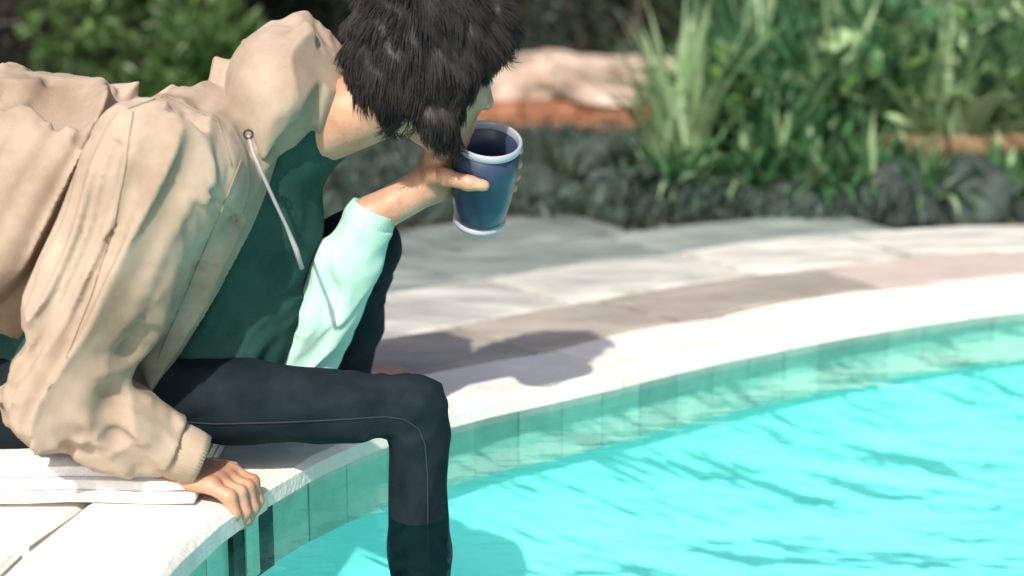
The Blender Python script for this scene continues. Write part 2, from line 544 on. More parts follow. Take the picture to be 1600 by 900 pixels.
def strap_plant(loc, n, length, width, spread, m, label, group=None, up=0.75):
    root = empty('strap_leaf_plant', loc)
    for _ in range(int(n * 1.5)):
        a = random.uniform(0, 2 * math.pi)
        lean = (random.random() ** .7) * spread * 1.55 + .05
        mm = MATS['leaf_pale'] if random.random() < .22 and m is not MATS['leaf_dark'] else m
        o = bpy.data.objects.new('leaf', strap_leaf(mm, lean, random.uniform(-.5, .5)))
        COL.objects.link(o); o.parent = root
        rr = random.uniform(0, .08)
        o.location = (math.cos(a) * rr, math.sin(a) * rr, -.02)
        o.rotation_euler = (0, 0, a)
        L = length * random.uniform(.6, 1.1)
        o.scale = (L, width / .06 * random.uniform(.8, 1.3) * 1.15, L)
    V2, F2 = tube([Vector((0, 0, -0.05)), Vector((0, 0, 0.06))], [0.045, 0.03], 8)
    c = link('crown_base', mesh('crown_base', V2, F2), MATS['bark'], root); c.matrix_parent_inverse = Matrix()
    tag(root, label, 'plant', group)
    return root

# broad leaf: shared by all broad-leaved plants
def broad_mesh(bend):
    V, Fc = [], []
    N = 6
    for k in range(N + 1):
        u = k / N
        ww = .27 * math.sin(math.pi * min(1, u * .93 + .07)) ** .8 * (1 - .25 * u)
        zz = -bend * u * u
        V += [(u, -ww, zz + ww * .25), (u, 0, zz), (u, ww, zz + ww * .25)]
    for k in range(N):
        q = k * 3
        Fc += [(q, q + 1, q + 4, q + 3), (q + 1, q + 2, q + 5, q + 4)]
    me = mesh('leaf', V, Fc)
    me.polygons.foreach_set('use_smooth', [True] * len(me.polygons))
    return me
BROAD = {}
for mn in ('leaf_strap', 'leaf_green', 'leaf_pale'):
    BROAD[mn] = []
    for b_ in (.1, .3, .5):
        me = broad_mesh(b_); me.materials.append(MATS[mn]); BROAD[mn].append(me)
def broad_plant(loc, n, rx, h, size, mix, label, group):
    root = empty('broad_leaf_plant', loc)
    for k in range(n):
        a = random.uniform(0, 6.283); u = random.random() ** .6
        z = random.uniform(.06, 1) * h
        r_ = rx * u * math.sqrt(max(.1, 1 - (z / h) ** 2 * .7))
        mn = random.choice(mix)
        o = bpy.data.objects.new('leaf', random.choice(BROAD[mn])); COL.objects.link(o); o.parent = root
        o.location = (math.cos(a) * r_, math.sin(a) * r_ * .8, z)
        o.rotation_euler = (random.uniform(-.5, .5), random.uniform(-.9, .5), a + random.uniform(-.6, .6))
        o.scale = (size * random.uniform(.6, 1.25),) * 3
    for k in range(7):
        a = k * .9; tip = Vector((math.cos(a) * rx * .6, math.sin(a) * rx * .5, h * .85))
        V, Fc = tube([Vector((0, 0, -.05)).lerp(tip, q / 4) + Vector((0, 0, .03 * math.sin(q))) for q in range(5)], [.008, .007, .006, .005, .003], 6)
        st = link('stem', mesh('stem', V, Fc), MATS['leaf_strap'], root); st.matrix_parent_inverse = Matrix()
    tag(root, label, 'plant', group)
    return root

def leafcloud(center_fn, n, size, up=0.3):
    V, Fc = [], []
    for _ in range(n):
        c, outw = center_fn()
        d = (outw + Vector((random.gauss(0, .6), random.gauss(0, .6), random.gauss(up, .6)))).normalized()
        s_ = d.orthogonal().normalized()
        s_ = (Matrix.Rotation(random.uniform(0, 6.28), 3, d) @ s_)
        nn = d.cross(s_)
        L = size * random.uniform(0.6, 1.3); W = L * random.uniform(.28, .42)
        b = len(V)
        V += [c, c + d * L * .5 + s_ * W * .5 + nn * L * .06, c + d * L, c + d * L * .5 - s_ * W * .5 + nn * L * .06]
        Fc += [(b, b + 1, b + 2), (b, b + 2, b + 3)]
    return V, Fc

def shrub(loc, rx, ry, h, n, size, m, label, lobes=14):
    root = empty('shrub', loc)
    lb = []
    for _ in range(lobes):
        a = random.uniform(0, 6.28); rr = math.sqrt(random.random()) * 0.75
        lb.append((Vector((math.cos(a) * rr * rx, math.sin(a) * rr * ry, random.uniform(0.1, 0.85) * h)), random.uniform(.22, .42)))
    def cf():
        c, r_ = random.choice(lb)
        d = Vector((random.gauss(0, 1), random.gauss(0, 1), random.gauss(0, 1))).normalized()
        rad = r_ * (random.random() ** 0.4)
        p = c + Vector((d.x * rx * rad * 1.3, d.y * ry * rad * 1.3, d.z * h * rad))
        p.z = max(p.z, 0.02)
        return p, d
    V, Fc = leafcloud(cf, n, size)
    fo = link('foliage', mesh('foliage', V, Fc), m, root); fo.matrix_parent_inverse = Matrix()
    for k in range(5):
        a = k * 1.257 + random.uniform(-.3, .3)
        tip = Vector((math.cos(a) * rx * .6, math.sin(a) * ry * .6, h * .8))
        pts = [Vector((0, 0, -.05)).lerp(tip, q / 5) + Vector((random.uniform(-.02, .02), random.uniform(-.02, .02), 0)) for q in range(6)]
        V, Fc = tube(pts, [0.025 * (1 - q / 7) for q in range(6)], 6)
        st = link('stem', mesh('stem', V, Fc), MATS['bark'], root); st.matrix_parent_inverse = Matrix()
    tag(root, label, 'shrub')
    return root

def onbed(px, Y):
    p = P(px, 200, Y)
    return Vector((p.x, Y, 0.0))
G1 = 'strap-leaved plants massed at the right of the bed'
strap_plant(onbed(1062, 5.0), 46, 0.62, 0.034, 0.55, MATS['leaf_pale'], 'pale upright strap-leaved plant next to the wall, leftmost of the mass', G1)
strap_plant(onbed(1130, 5.25), 60, 0.66, 0.032, 0.8, MATS['leaf_strap'], 'bright strap-leaved plant with pale drooping tips above the mid-sized grey rock', G1)
strap_plant(onbed(1215, 4.95), 60, 0.50, 0.034, 1.0, MATS['leaf_strap'], 'deep green arching strap-leaved plant above the long low rock', G1)
strap_plant(onbed(1300, 5.25), 66, 0.72, 0.034, 0.8, MATS['leaf_strap'], 'dark blue green strap-leaved plant in the middle of the mass', G1)
strap_plant(onbed(1400, 5.45), 60, 0.72, 0.030, 0.8, MATS['leaf_strap'], 'tall strap-leaved plant rising behind the log', G1)
strap_plant(onbed(1475, 5.2), 50, 0.62, 0.034, 0.9, MATS['leaf_pale'], 'light green strap-leaved plant behind the largest dark rock', G1)
strap_plant(onbed(1580, 5.35), 60, 0.75, 0.032, 0.9, MATS['leaf_strap'], 'strap-leaved plant at the right end of the log', G1)
strap_plant(onbed(1670, 5.2), 50, 0.66, 0.032, 0.9, MATS['leaf_strap'], 'strap-leaved plant leaving the frame at the right', G1)
strap_plant(onbed(1180, 5.75), 60, 0.85, 0.034, 0.6, MATS['leaf_strap'], 'tall strap-leaved plant standing behind the arching one', G1)
strap_plant(onbed(1340, 5.9), 60, 0.9, 0.034, 0.6, MATS['leaf_strap'], 'tallest strap-leaved plant at the back of the mass', G1)
strap_plant(onbed(1510, 5.9), 60, 0.85, 0.034, 0.7, MATS['leaf_pale'], 'tall light green strap-leaved plant at the back right', G1)
G3 = 'broad-leaved plants among the strap leaves'
broad_plant(onbed(1105, 5.05), 90, .20, .46, .10, ('leaf_green', 'leaf_green', 'leaf_pale', 'leaf_strap'), 'broad-leaved plant with yellow green leaves left in the planting, beside the wall end', G3)
broad_plant(onbed(1215, 5.1), 90, .22, .40, .10, ('leaf_strap', 'leaf_strap', 'leaf_green'), 'deep green broad-leaved plant above the long low rock', G3)
broad_plant(onbed(1330, 5.1), 90, .22, .52, .10, ('leaf_strap', 'leaf_strap', 'leaf_green', 'leaf_pale'), 'dark broad-leaved plant left of the timber log', G3)
broad_plant(onbed(1465, 5.25), 100, .25, .60, .11, ('leaf_pale', 'leaf_green', 'leaf_strap'), 'pale flecked broad-leaved plant behind the timber log', G3)
broad_plant(onbed(1585, 5.25), 100, .25, .66, .11, ('leaf_green', 'leaf_pale', 'leaf_strap'), 'tall light broad-leaved plant at the right edge of the frame', G3)
G2 = 'low arching plants along the bed edge'
strap_plant(onbed(1065, 4.84), 46, 0.30, 0.030, 1.1, MATS['leaf_strap'], 'low arching plant between the small dark rock and the mid-sized grey rock', G2)
strap_plant(onbed(1170, 4.82), 46, 0.28, 0.032, 1.15, MATS['leaf_strap'], 'low arching plant right of the mid-sized grey rock', G2)
strap_plant(onbed(1270, 4.84), 50, 0.32, 0.032, 1.1, MATS['leaf_strap'], 'low arching plant over the long low rock', G2)
strap_plant(onbed(1362, 4.86), 46, 0.32, 0.030, 1.1, MATS['leaf_strap'], 'low arching plant left of the rounded dark rock', G2)
strap_plant(onbed(1450, 4.78), 46, 0.26, 0.030, 1.15, MATS['leaf_strap'], 'low arching plant between the rounded dark rock and the largest dark rock', G2)
strap_plant(onbed(1572, 4.78), 46, 0.26, 0.030, 1.15, MATS['leaf_strap'], 'low arching plant right of the largest dark rock', G2)
strap_plant(onbed(990, 4.9), 40, 0.24, 0.028, 1.15, MATS['leaf_dark'], 'dark low plant over the broad grey rock', G2)
strap_plant(onbed(880, 4.95), 30, 0.24, 0.026, 1.2, MATS['leaf_dark'], 'small dark tufted plant among the rocks right of the cup', G2)
shrub(Vector((2.3, 7.4, -.05)), 1.3, .6, 1.5, 16000, .075, MATS['leaf_green'], 'big bright green shrub behind the strap-leaved plants')
shrub(Vector((1.75, 6.5, -.05)), .75, .3, .95, 7000, .055, MATS['leaf_pale'], 'yellow green leafy shrub at the top right behind the strap-leaved plants')
shrub(Vector((.45, 7.4, -.05)), .75, .5, 1.4, 9000, .06, MATS['leaf_dark'], 'dark olive shrub behind the low wall, right of the head')
shrub(Vector((-.85, 7.5, -.05)), .6, .5, 1.3, 7000, .06, MATS['leaf_dark'], 'dark brownish shrub behind the hood')
shrub(Vector((-1.42, 6.6, -.05)), .5, .4, 1.2, 11000, .07, MATS['leaf_green'], 'mid green leafy shrub behind the shoulder')
shrub(Vector((-2.25, 6.7, -.05)), .6, .5, 1.3, 7000, .06, MATS['leaf_plum'], 'near black shrub at the left end of the wall')

# low dark ground cover between the rocks and the wall
def cover_spot():
    c = Vector((random.uniform(-2.6, 1.2), random.uniform(4.56, 6.36), 0))
    c.z = -.03 + random.random() ** 1.5 * (.05 + .05 * (mnoise.noise(c * 3) + .6))
    return c, Vector((0, 0, 1))
gv, gf = leafcloud(cover_spot, 26000, .045, .2)
tag(link('ground_cover', mesh('ground_cover', gv, gf), MATS['leaf_cover']), 'low dark blue green ground cover filling the bed below the wall', 'ground cover', kind='stuff')

# tall hedge that closes the garden behind everything
hv, hf = leafcloud(lambda: ((lambda c: (c, Vector((0, -1, .3))))(Vector((random.uniform(-8, 9), 8.5 + random.uniform(-.35, .5) + .2 * math.sin(random.random() * 6), random.uniform(0, 2.2))))), 45000, .09)
hedge = empty('hedge', (0, 8.5, -.05))
link('foliage', mesh('hedge_foliage', hv, hf), MATS['leaf_dark'], hedge)
V_, F_ = [], []
addbox(V_, F_, -8, 9, 8.65, 8.95, -.05, 2.0)
link('inner_branches', mesh('inner_branches', V_, F_), MATS['soil'], hedge)
tag(hedge, 'tall dark clipped hedge along the back of the garden', 'hedge')

# ------------------------------------------------------------------ the seated person: signed distance fields polygonised by surface nets
class Field:
    def __init__(s, lo, hi, h):
        s.lo = np.array(lo, np.float32); s.h = h
        s.n = np.ceil((np.array(hi) - np.array(lo)) / h).astype(int) + 1
        s.ax = [s.lo[i] + np.arange(s.n[i], dtype=np.float32) * h for i in range(3)]
        s.F = np.full(s.n, 0.3, np.float32)
    def sub(s, lo, hi, m):
        sl_ = []
        for i in range(3):
            a = int(np.clip(math.floor((lo[i] - m - s.lo[i]) / s.h), 0, s.n[i])); b = int(np.clip(math.ceil((hi[i] + m - s.lo[i]) / s.h) + 1, 0, s.n[i]))
            sl_.append(slice(a, b))
        g = np.meshgrid(*[s.ax[i][sl_[i]] for i in range(3)], indexing='ij', sparse=True)
        return tuple(sl_), g
    def blend(s, sl_, d, k, op):
        A = s.F[sl_]
        if A.size == 0: return
        if op == 'add':
            hh = np.maximum(k - np.abs(A - d), 0) / k
            s.F[sl_] = np.minimum(A, d) - hh * hh * k * 0.25
        else:
            d = -d
            hh = np.maximum(k - np.abs(A - d), 0) / k
            s.F[sl_] = np.maximum(A, d) + hh * hh * k * 0.25
    def cone(s, a, b, ra, rb, k=0.02, op='add', flat=None):
        a = np.array(a, float); b = np.array(b, float)
        r_ = max(ra, rb)
        lo = np.minimum(a, b) - r_; hi = np.maximum(a, b) + r_
        sl_, (X, Y, Z) = s.sub(lo, hi, k + 0.03)
        ba = b - a; L2 = max(1e-9, float(ba @ ba))
        px, py, pz = X - a[0], Y - a[1], Z - a[2]
        t_ = np.clip((px * ba[0] + py * ba[1] + pz * ba[2]) / L2, 0, 1)
        d = np.sqrt((px - ba[0] * t_) ** 2 + (py - ba[1] * t_) ** 2 + (pz - ba[2] * t_) ** 2) - (ra + (rb - ra) * t_)
        s.blend(sl_, d.astype(np.float32), k, op)
    def ball(s, c, r_, k=0.02, op='add'):
        s.cone(c, np.array(c, float) + 1e-5, r_, r_, k, op)
    def ell(s, c, rad, M=None, k=0.02, op='add'):
        c = np.array(c, float); R_ = max(rad)
        sl_, (X, Y, Z) = s.sub(c - R_, c + R_, k + 0.03)
        px, py, pz = X - c[0], Y - c[1], Z - c[2]
        if M is None: M = np.eye(3)
        q = [M[0][i] * px + M[1][i] * py + M[2][i] * pz for i in range(3)]   # columns of M are the axes
        k0 = np.sqrt(sum((q[i] / rad[i]) ** 2 for i in range(3))); k1 = np.sqrt(sum((q[i] / rad[i] ** 2) ** 2 for i in range(3)))
        d = k0 * (k0 - 1) / np.maximum(k1, 1e-6)
        s.blend(sl_, d.astype(np.float32), k, op)
    def chain(s, pts, rads, k=0.02, op='add'):
        for i in range(len(pts) - 1):
            s.cone(pts[i], pts[i + 1], rads[i], rads[i + 1], k, op)
    def grid(s):
        return np.meshgrid(*s.ax, indexing='ij', sparse=True)
    def mesh(s, name):
        F = s.F
        F[0], F[-1] = 0.3, 0.3; F[:, 0], F[:, -1] = 0.3, 0.3; F[:, :, 0], F[:, :, -1] = 0.3, 0.3
        ins = F < 0
        cnt = np.zeros(np.array(F.shape) - 1, np.int8)
        N = F.shape
        for i in (0, 1):
            for j in (0, 1):
                for k in (0, 1):
                    cnt += ins[i:N[0] - 1 + i, j:N[1] - 1 + j, k:N[2] - 1 + k]
        I, J, K = np.nonzero((cnt > 0) & (cnt < 8))
        idx = np.full(cnt.shape, -1, np.int32)
        idx[I, J, K] = np.arange(len(I))
        acc = np.zeros((len(I), 3)); num = np.zeros(len(I))
        base = np.stack([I, J, K], 1).astype(float)
        for axn in range(3):
            for u in (0, 1):
                for v_ in (0, 1):
                    o0 = [0, 0, 0]; oth = [q for q in range(3) if q != axn]
                    o0[oth[0]] = u; o0[oth[1]] = v_
                    o1 = list(o0); o1[axn] = 1
                    f0 = F[I + o0[0], J + o0[1], K + o0[2]]; f1 = F[I + o1[0], J + o1[1], K + o1[2]]
                    c = (f0 < 0) != (f1 < 0)
                    t_ = np.where(c, f0 / np.where(c, f0 - f1, 1), 0)
                    p = base + np.array(o0)
                    p[:, axn] += t_
                    acc += p * c[:, None]; num += c
        V = s.lo + (acc / num[:, None]) * s.h
        faces = []
        for axn in range(3):
            a = [slice(0, -1)] * 3
            b = [slice(0, -1)] * 3
            b[axn] = slice(1, None)
            A, B = ins[tuple(a)], ins[tuple(b)]
            oth = [q for q in range(3) if q != axn]
            E = np.nonzero(A != B)
            E = np.stack(E, 1)
            E = E[(E[:, oth[0]] > 0) & (E[:, oth[1]] > 0)]
            inn = ins[E[:, 0], E[:, 1], E[:, 2]]
            def cell(du, dv):
                q = E.copy(); q[:, oth[0]] -= du; q[:, oth[1]] -= dv
                return idx[q[:, 0], q[:, 1], q[:, 2]]
            Q = np.stack([cell(1, 1), cell(0, 1), cell(0, 0), cell(1, 0)], 1)
            flip = inn if axn != 1 else ~inn
            Q[~flip] = Q[~flip][:, ::-1]
            faces.append(Q)
        Q = np.concatenate(faces)
        Q = Q[(Q >= 0).all(1)]
        me = bpy.data.meshes.new(name)
        me.vertices.add(len(V)); me.vertices.foreach_set('co', V.astype(np.float32).ravel())
        me.loops.add(Q.size); me.loops.foreach_set('vertex_index', Q.ravel().astype(np.int32))
        me.polygons.add(len(Q))
        me.polygons.foreach_set('loop_start', np.arange(0, Q.size, 4, dtype=np.int32))
        me.polygons.foreach_set('loop_total', np.full(len(Q), 4, np.int32))
        me.update(calc_edges=True)
        me.polygons.foreach_set('use_smooth', [True] * len(Q))
        return me

LAT = np.random.RandomState(3).uniform(-1, 1, (64, 64, 64)).astype(np.float32)
def vnoise(p):
    """value noise at points p (n,3), about -1..1"""
    i = np.floor(p).astype(np.int64); f = (p - i).astype(np.float32)
    f = f * f * f * (f * (f * 6 - 15) + 10)
    i0 = i & 63; i1 = (i + 1) & 63
    def L(a, b, c): return LAT[a, b, c]
    x0, y0, z0 = i0.T; x1, y1, z1 = i1.T
    fx, fy, fz = f.T
    a = L(x0, y0, z0) * (1 - fx) + L(x1, y0, z0) * fx; b = L(x0, y1, z0) * (1 - fx) + L(x1, y1, z0) * fx
    c = L(x0, y0, z1) * (1 - fx) + L(x1, y0, z1) * fx; d = L(x0, y1, z1) * (1 - fx) + L(x1, y1, z1) * fx
    return (a * (1 - fy) + b * fy) * (1 - fz) + (c * (1 - fy) + d * fy) * fz
def folds(pts, axis, octaves, stretch=.24, warp=.05, seed=0.0):
    """creased cloth: ridges running along axis; octaves = [(frequency across, height)]"""
    ax = np.array(axis, float); ax /= np.linalg.norm(ax)
    e1 = np.cross(ax, (0, 1, 0)); e1 /= np.linalg.norm(e1); e2 = np.cross(ax, e1)
    q = np.stack([pts @ e1, pts @ e2, pts @ ax], 1) + seed
    w_ = np.stack([vnoise(q * 5 + 11), vnoise(q * 5 + 37), 0 * q[:, 0]], 1) * warp
    q = q + w_
    tot = np.zeros(len(pts))
    for fr_, am_ in octaves:
        n_ = vnoise(q * np.array([fr_, fr_ * .8, fr_ * stretch]) + fr_)
        tot += am_ * (.55 * n_ + .75 * (.42 - np.sqrt(n_ * n_ * 2.2 + .010)))
    return tot
def near(field, d=.05):
    """indices and points of the grid nodes near the surface"""
    I = np.nonzero(np.abs(field.F) < d)
    pts = np.stack([field.ax[0][I[0]], field.ax[1][I[1]], field.ax[2][I[2]]], 1).astype(np.float64)
    return I, pts
def wav(X, Y, Z, f, ph):
    return (np.sin(f[0] * X + f[1] * Y + f[2] * Z + ph + 0.8 * np.sin(f[2] * X * .7 - f[0] * Z * .5 + ph * 2)))

# joints
pelvis = P(60, 590, 2.43)
spine = P(140, 440, 2.43)
chest = P(300, 330, 2.43)
neck0 = P(425, 225, 2.44)
HC = P(668, 100, 2.42)
sR, eR, wR = P(262, 268, 2.24), P(88, 632, 2.18), P(282, 706, 2.21)
sL, eL, wL = P(415, 262, 2.60), P(462, 585, 2.46), P(578, 340, 2.455)
hR, kR, aR = P(95, 612, 2.34), P(652, 642, 2.33), P(658, 1075, 2.34)
hL, kL, aL = P(190, 585, 2.52), P(560, 392, 2.58), P(530, 588, 2.74)
CUP = P(756, 280, 2.46)

# head axes: looks right and down, turned a little away
yaw, pit = R(30), R(-18)
hf_ = Vector((math.cos(yaw) * math.cos(pit), math.sin(yaw) * math.cos(pit), math.sin(pit)))
hl_ = Vector((-math.sin(yaw), math.cos(yaw), 0))
hu_ = hf_.cross(hl_)
HM = np.array([[hf_.x, hl_.x, hu_.x], [hf_.y, hl_.y, hu_.y], [hf_.z, hl_.z, hu_.z]])
def H(x, y, z):
    return HC + hf_ * x + hl_ * y + hu_ * z

person = empty('person', (pelvis.x, pelvis.y, 0))
tag(person, 'person in beige hooded jacket and dark trousers sitting on the pool edge with a cup', 'person')

# --- body
B = Field((-0.98, 2.0, -0.50), (0.16, 2.95, 0.98), 0.0034)
B.cone(pelvis, spine, .11, .105, .05); B.cone(spine, chest, .105, .095, .05)
B.cone(sR.lerp(chest, .4), sL.lerp(chest, .4), .055, .055, .06)
B.cone(neck0, H(-.03, 0, -.055), .060, .052, .03); B.cone(chest, neck0, .08, .060, .05)
B.chain([sR, eR, wR], [.045, .034, .027], .02); B.chain([sL, eL, wL], [.045, .032, .026], .02)
B.chain([hR, kR, aR], [.052, .032, .030], .02); B.chain([hL, kL, aL], [.060, .038, .030], .02)
# head
B.ell(H(-.008, 0, .035), (.098, .076, .094), HM, .02)
B.ell(H(.036, 0, -.045), (.060, .056, .075), HM, .03)
B.ball(H(.070, 0, -.098), .020, .03)
B.cone(H(.020, -.052, -.07), H(.066, -.014, -.1), .016, .016, .03); B.cone(H(.020, .052, -.07), H(.066, .014, -.1), .016, .016, .03)
for sgn in (-1, 1):
    B.cone(H(.083, sgn * .042, .016), H(.094, 0, .018), .010, .010, .015)
    B.ball(H(.060, sgn * .042, -.026), .024, .03)
    B.ball(H(.101, sgn * .031, .001), .013, .015, 'sub')
    B.ell(H(-.008, sgn * .078, -.008), (.021, .009, .033), HM, .008)
    B.ball(H(.002, sgn * .086, -.006), .009, .006, 'sub')
    B.ball(H(.099, sgn * .011, -.034), .009, .008)
B.cone(H(.094, 0, .010), H(.113, 0, -.028), .008, .012, .012)
B.cone(H(.088, -.018, -.064), H(.088, .018, -.064), .007, .007, .01); B.cone(H(.094, -.008, -.063), H(.094, .008, -.063), .006, .006, .008)
B.cone(H(.086, -.016, -.075), H(.086, .016, -.075), .008, .008, .01)
# right hand: palm on the coping, fingers closed over its edge
E0 = G(330, 790)                     # the pool edge under the hand
NAILS = []
along = Vector((-NRM[20].y, NRM[20].x, 0)) * -1     # along the edge, away from the camera
if along.y < 0: along = -along
inw = Vector((-NRM[20].x, -NRM[20].y, 0))           # towards the water
palm_c = Vector((E0.x, wR.y + .02, 0.024)) - inw * .035
B.cone(wR, palm_c - inw * .03 + Vector((0, 0, .012)), .028, .027, .02)
for q in (-.03, -.01, .01, .03):
    B.cone(palm_c + along * q * .8 - inw * .035 + Vector((0, 0, .006)), palm_c + along * q * 1.05 + inw * .045 + Vector((0, 0, .004)), .016, .013, .014)
for q, ln in ((-.033, .8), (-.011, .95), (.012, 1.0), (.034, .92)):
    a0 = palm_c + along * q + inw * .045 + Vector((0, 0, .004))
    a1 = a0 + inw * .034 * ln + Vector((0, 0, -.014))
    a2 = a1 + inw * .008 + Vector((0, 0, -.030 * ln))
    a3 = a2 - inw * .008 + Vector((0, 0, -.022 * ln))
    B.chain([a0, a1, a2, a3], [.0115, .0105, .0095, .008], .004)
    B.ball(a1 + Vector((0, 0, .001)), .0112, .004)
    NAILS.append((a3 + inw * .0062 + Vector((0, 0, .004)), inw))
tb = palm_c + along * .03 - inw * .02
B.chain([tb, tb + along * .028 + inw * .02, tb + along * .042 + inw * .048 + Vector((0, 0, -.004))], [.015, .0115, .009], .006)
# left hand round the cup
CR = .050
tilt = Matrix.Rotation(R(26), 3, 'X') @ Matrix.Rotation(R(6), 3, 'Y')
cz = tilt @ Vector((0, 0, 1)); cxv = tilt @ Vector((1, 0, 0)); cyv = tilt @ Vector((0, 1, 0))
def CY(ang, r_, z):
    return CUP + cxv * (math.cos(ang) * r_) + cyv * (math.sin(ang) * r_) + cz * z
palm_a = R(162)
pc = CY(palm_a, CR + .026, -.005)
B.cone(wL, pc - cz * .02, .030, .030, .02); B.cone(pc - cz * .025, pc + cz * .02, .026, .024, .02)
for q in (-.032, -.011, .011, .032):
    B.cone(pc + cz * q * .8, CY(R(140), CR + .017, q * 1.05), .017, .013, .014)
for q, ln in ((-.034, .85), (-.0115, .97), (.0115, 1.0), (.034, .92)):
    angs = [140, 105, 66, 66 - 34 * ln]
    rr = [CR + .016, CR + .012, CR + .011, CR + .009]
    B.chain([CY(R(a), r_, q * 1.05) for a, r_ in zip(angs, rr)], [.0118, .0108, .0098, .0085], .004)
B.chain([CY(R(180), CR + .026, .0), CY(R(212), CR + .018, .022), CY(R(246), CR + .0125, .030), CY(R(268), CR + .010, .030)], [.019, .013, .011, .009], .008)
# feet
def foot(fld, an, d, dn, k=.02):
    an = Vector(an); d = Vector(d).normalized()
    heel = an - d * .035 + Vector((0, 0, -.035)); ball_ = an + d * .12 + Vector((0, 0, dn))
    fld.cone(an, heel, .034, .03, .02); fld.cone(an, ball_, .034, .026, .03); fld.cone(heel, ball_, .028, .024, .03)
    sdv = Vector((-d.y, d.x, 0))
    for q in (-.03, -.015, 0, .015, .03):
        st_ = ball_ + sdv * q
        fld.cone(st_, st_ + d * (.05 - abs(q) * .5) + Vector((0, 0, -.006)), .012, .009, .008)
foot(B, aR, (.9, -.2, -.35), -.06)
foot(B, aL, (.75, .55, 0), -.035)
body = link('body', B.mesh('body'), MATS['skin'], person)
del B
def uvball(c, r_, seg=16):
    bm = bmesh.new(); bmesh.ops.create_uvsphere(bm, u_segments=seg, v_segments=10, radius=r_)
    for vv in bm.verts: vv.co += c
    me = bpy.data.meshes.new('ball'); bm.to_mesh(me); bm.free()
    return me
for sgn in (-1, 1):
    e_ = link('eye', uvball(H(.084, sgn * .031, .001), .0118), MATS['eye'], person, smooth=True)
    ir = link('iris', uvball(H(.0912, sgn * .031, -.001), .0055), MATS['iris'], e_, smooth=True)

for c_, n_ in NAILS:
    bm = bmesh.new(); bmesh.ops.create_uvsphere(bm, u_segments=10, v_segments=6, radius=1)
    Mx = Matrix.Translation(c_) @ n_.to_track_quat('Z', 'Y').to_matrix().to_4x4() @ Matrix.Diagonal((.0048, .0058, .0026, 1))
    bmesh.ops.transform(bm, matrix=Mx, verts=bm.verts)
    me = bpy.data.meshes.new('fingernail'); bm.to_mesh(me); bm.free()
    link('fingernail', me, MATS['nail'], person, smooth=True)

# --- hair and beard
def strands(me_src, n, L, flow, rad, seed):
    rnd = random.Random(seed)
    V, Fc = [], []
    polys = me_src.polygons
    for _ in range(n):
        p = polys[rnd.randrange(len(polys))]
        c = Vector(p.center); nn = Vector(p.normal)
        d = flow(c)
        pts = []
        q = c - nn * .0008
        lift = rnd.uniform(.0, .16)
        jit = mnoise.noise_vector(c * 30) * .35 + Vector((rnd.gauss(0, .05), rnd.gauss(0, .05), rnd.gauss(0, .05)))
        LL = L * rnd.uniform(.5, 1.2)
        for k in range(5):
            pts.append(q.copy())
            dd = (d + jit * (.4 + .25 * k)); dd = dd - nn * dd.dot(nn) * .9 + nn * lift * (.9 - .35 * k)
            q = q + dd.normalized() * LL / 4
        v_, f_ = tube(pts, [rad, rad * 1.1, rad, rad * .8, rad * .2], 3, False)
        b = len(V); V += v_; Fc += [tuple(x + b for x in q_) for q_ in f_]
    return V, Fc
HF = Field(H(0, 0, 0) - Vector((.2, .2, .2)), H(0, 0, 0) + Vector((.2, .2, .2)), .0032)
HF.ell(H(-.014, 0, .042), (.112, .092, .102), HM, .02)
HF.ell(H(-.045, 0, -.015), (.075, .084, .085), HM, .03)
for sgn in (-1, 1):
    HF.cone(H(.030, sgn * .070, .035), H(.010, sgn * .066, -.075 if sgn < 0 else -.035), .024, .020, .03)
    HF.ball(H(-.006, sgn * .078, -.008), .030, .02)
    if sgn < 0: HF.cone(H(.010, sgn * .066, -.075), H(.034, sgn * .054, -.092), .020, .014, .03)
HF.cone(H(.075, -.045, .092), H(.075, .045, .092), .022, .022, .03)
HF.cone(H(.088, -.03, .075), H(.060, -.066, .05), .014, .012, .02)
X, Y, Z = HF.grid()
HF.F += .0022 * wav(X, Y, Z, (160, 60, 90), 0.3) + .0012 * wav(X, Y, Z, (90, 170, -120), 1.1)
HF.ell(H(.088, 0, -.045), (.050, .11, .088), HM, .012, 'sub')
hair = link('hair', HF.mesh('hair'), MATS['hair'], person)
crown = H(-.05, 0, .13)
V_, F_ = strands(hair.data, 24000, .034, lambda c: ((c - crown).normalized() + Vector((0, 0, -.5))).normalized(), .00055, 3)
link('loose_strands', mesh('loose_strands', V_, F_), MATS['hair'], hair, smooth=True)
# --- shirt
S = Field((-0.98, 2.1, -0.06), (0.05, 2.8, 0.75), 0.006)
bel = P(408, 345, 2.46); be2 = P(345, 540, 2.45)
S.cone(pelvis, spine, .125, .13, .05); S.cone(spine, chest, .13, .118, .05)
S.cone(P(120, 520, 2.43), be2, .115, .10, .06)
S.cone(bel, be2, .092, .102, .08)
S.cone(sR.lerp(chest, .65), sL.lerp(chest, .5), .06, .07, .06)
S.cone(chest, neck0, .10, .078, .05); S.cone(neck0, neck0.lerp(HC, .26), .078, .068, .03)
X, Y, Z = S.grid()
I, pts = near(S, .04)
S.F[I] -= folds(pts, (.45, .1, 1), [(13, .018), (28, .009), (60, .003)], .12, .06, 5.0).astype(np.float32)
link('shirt', S.mesh('shirt'), MATS['shirt'], person)

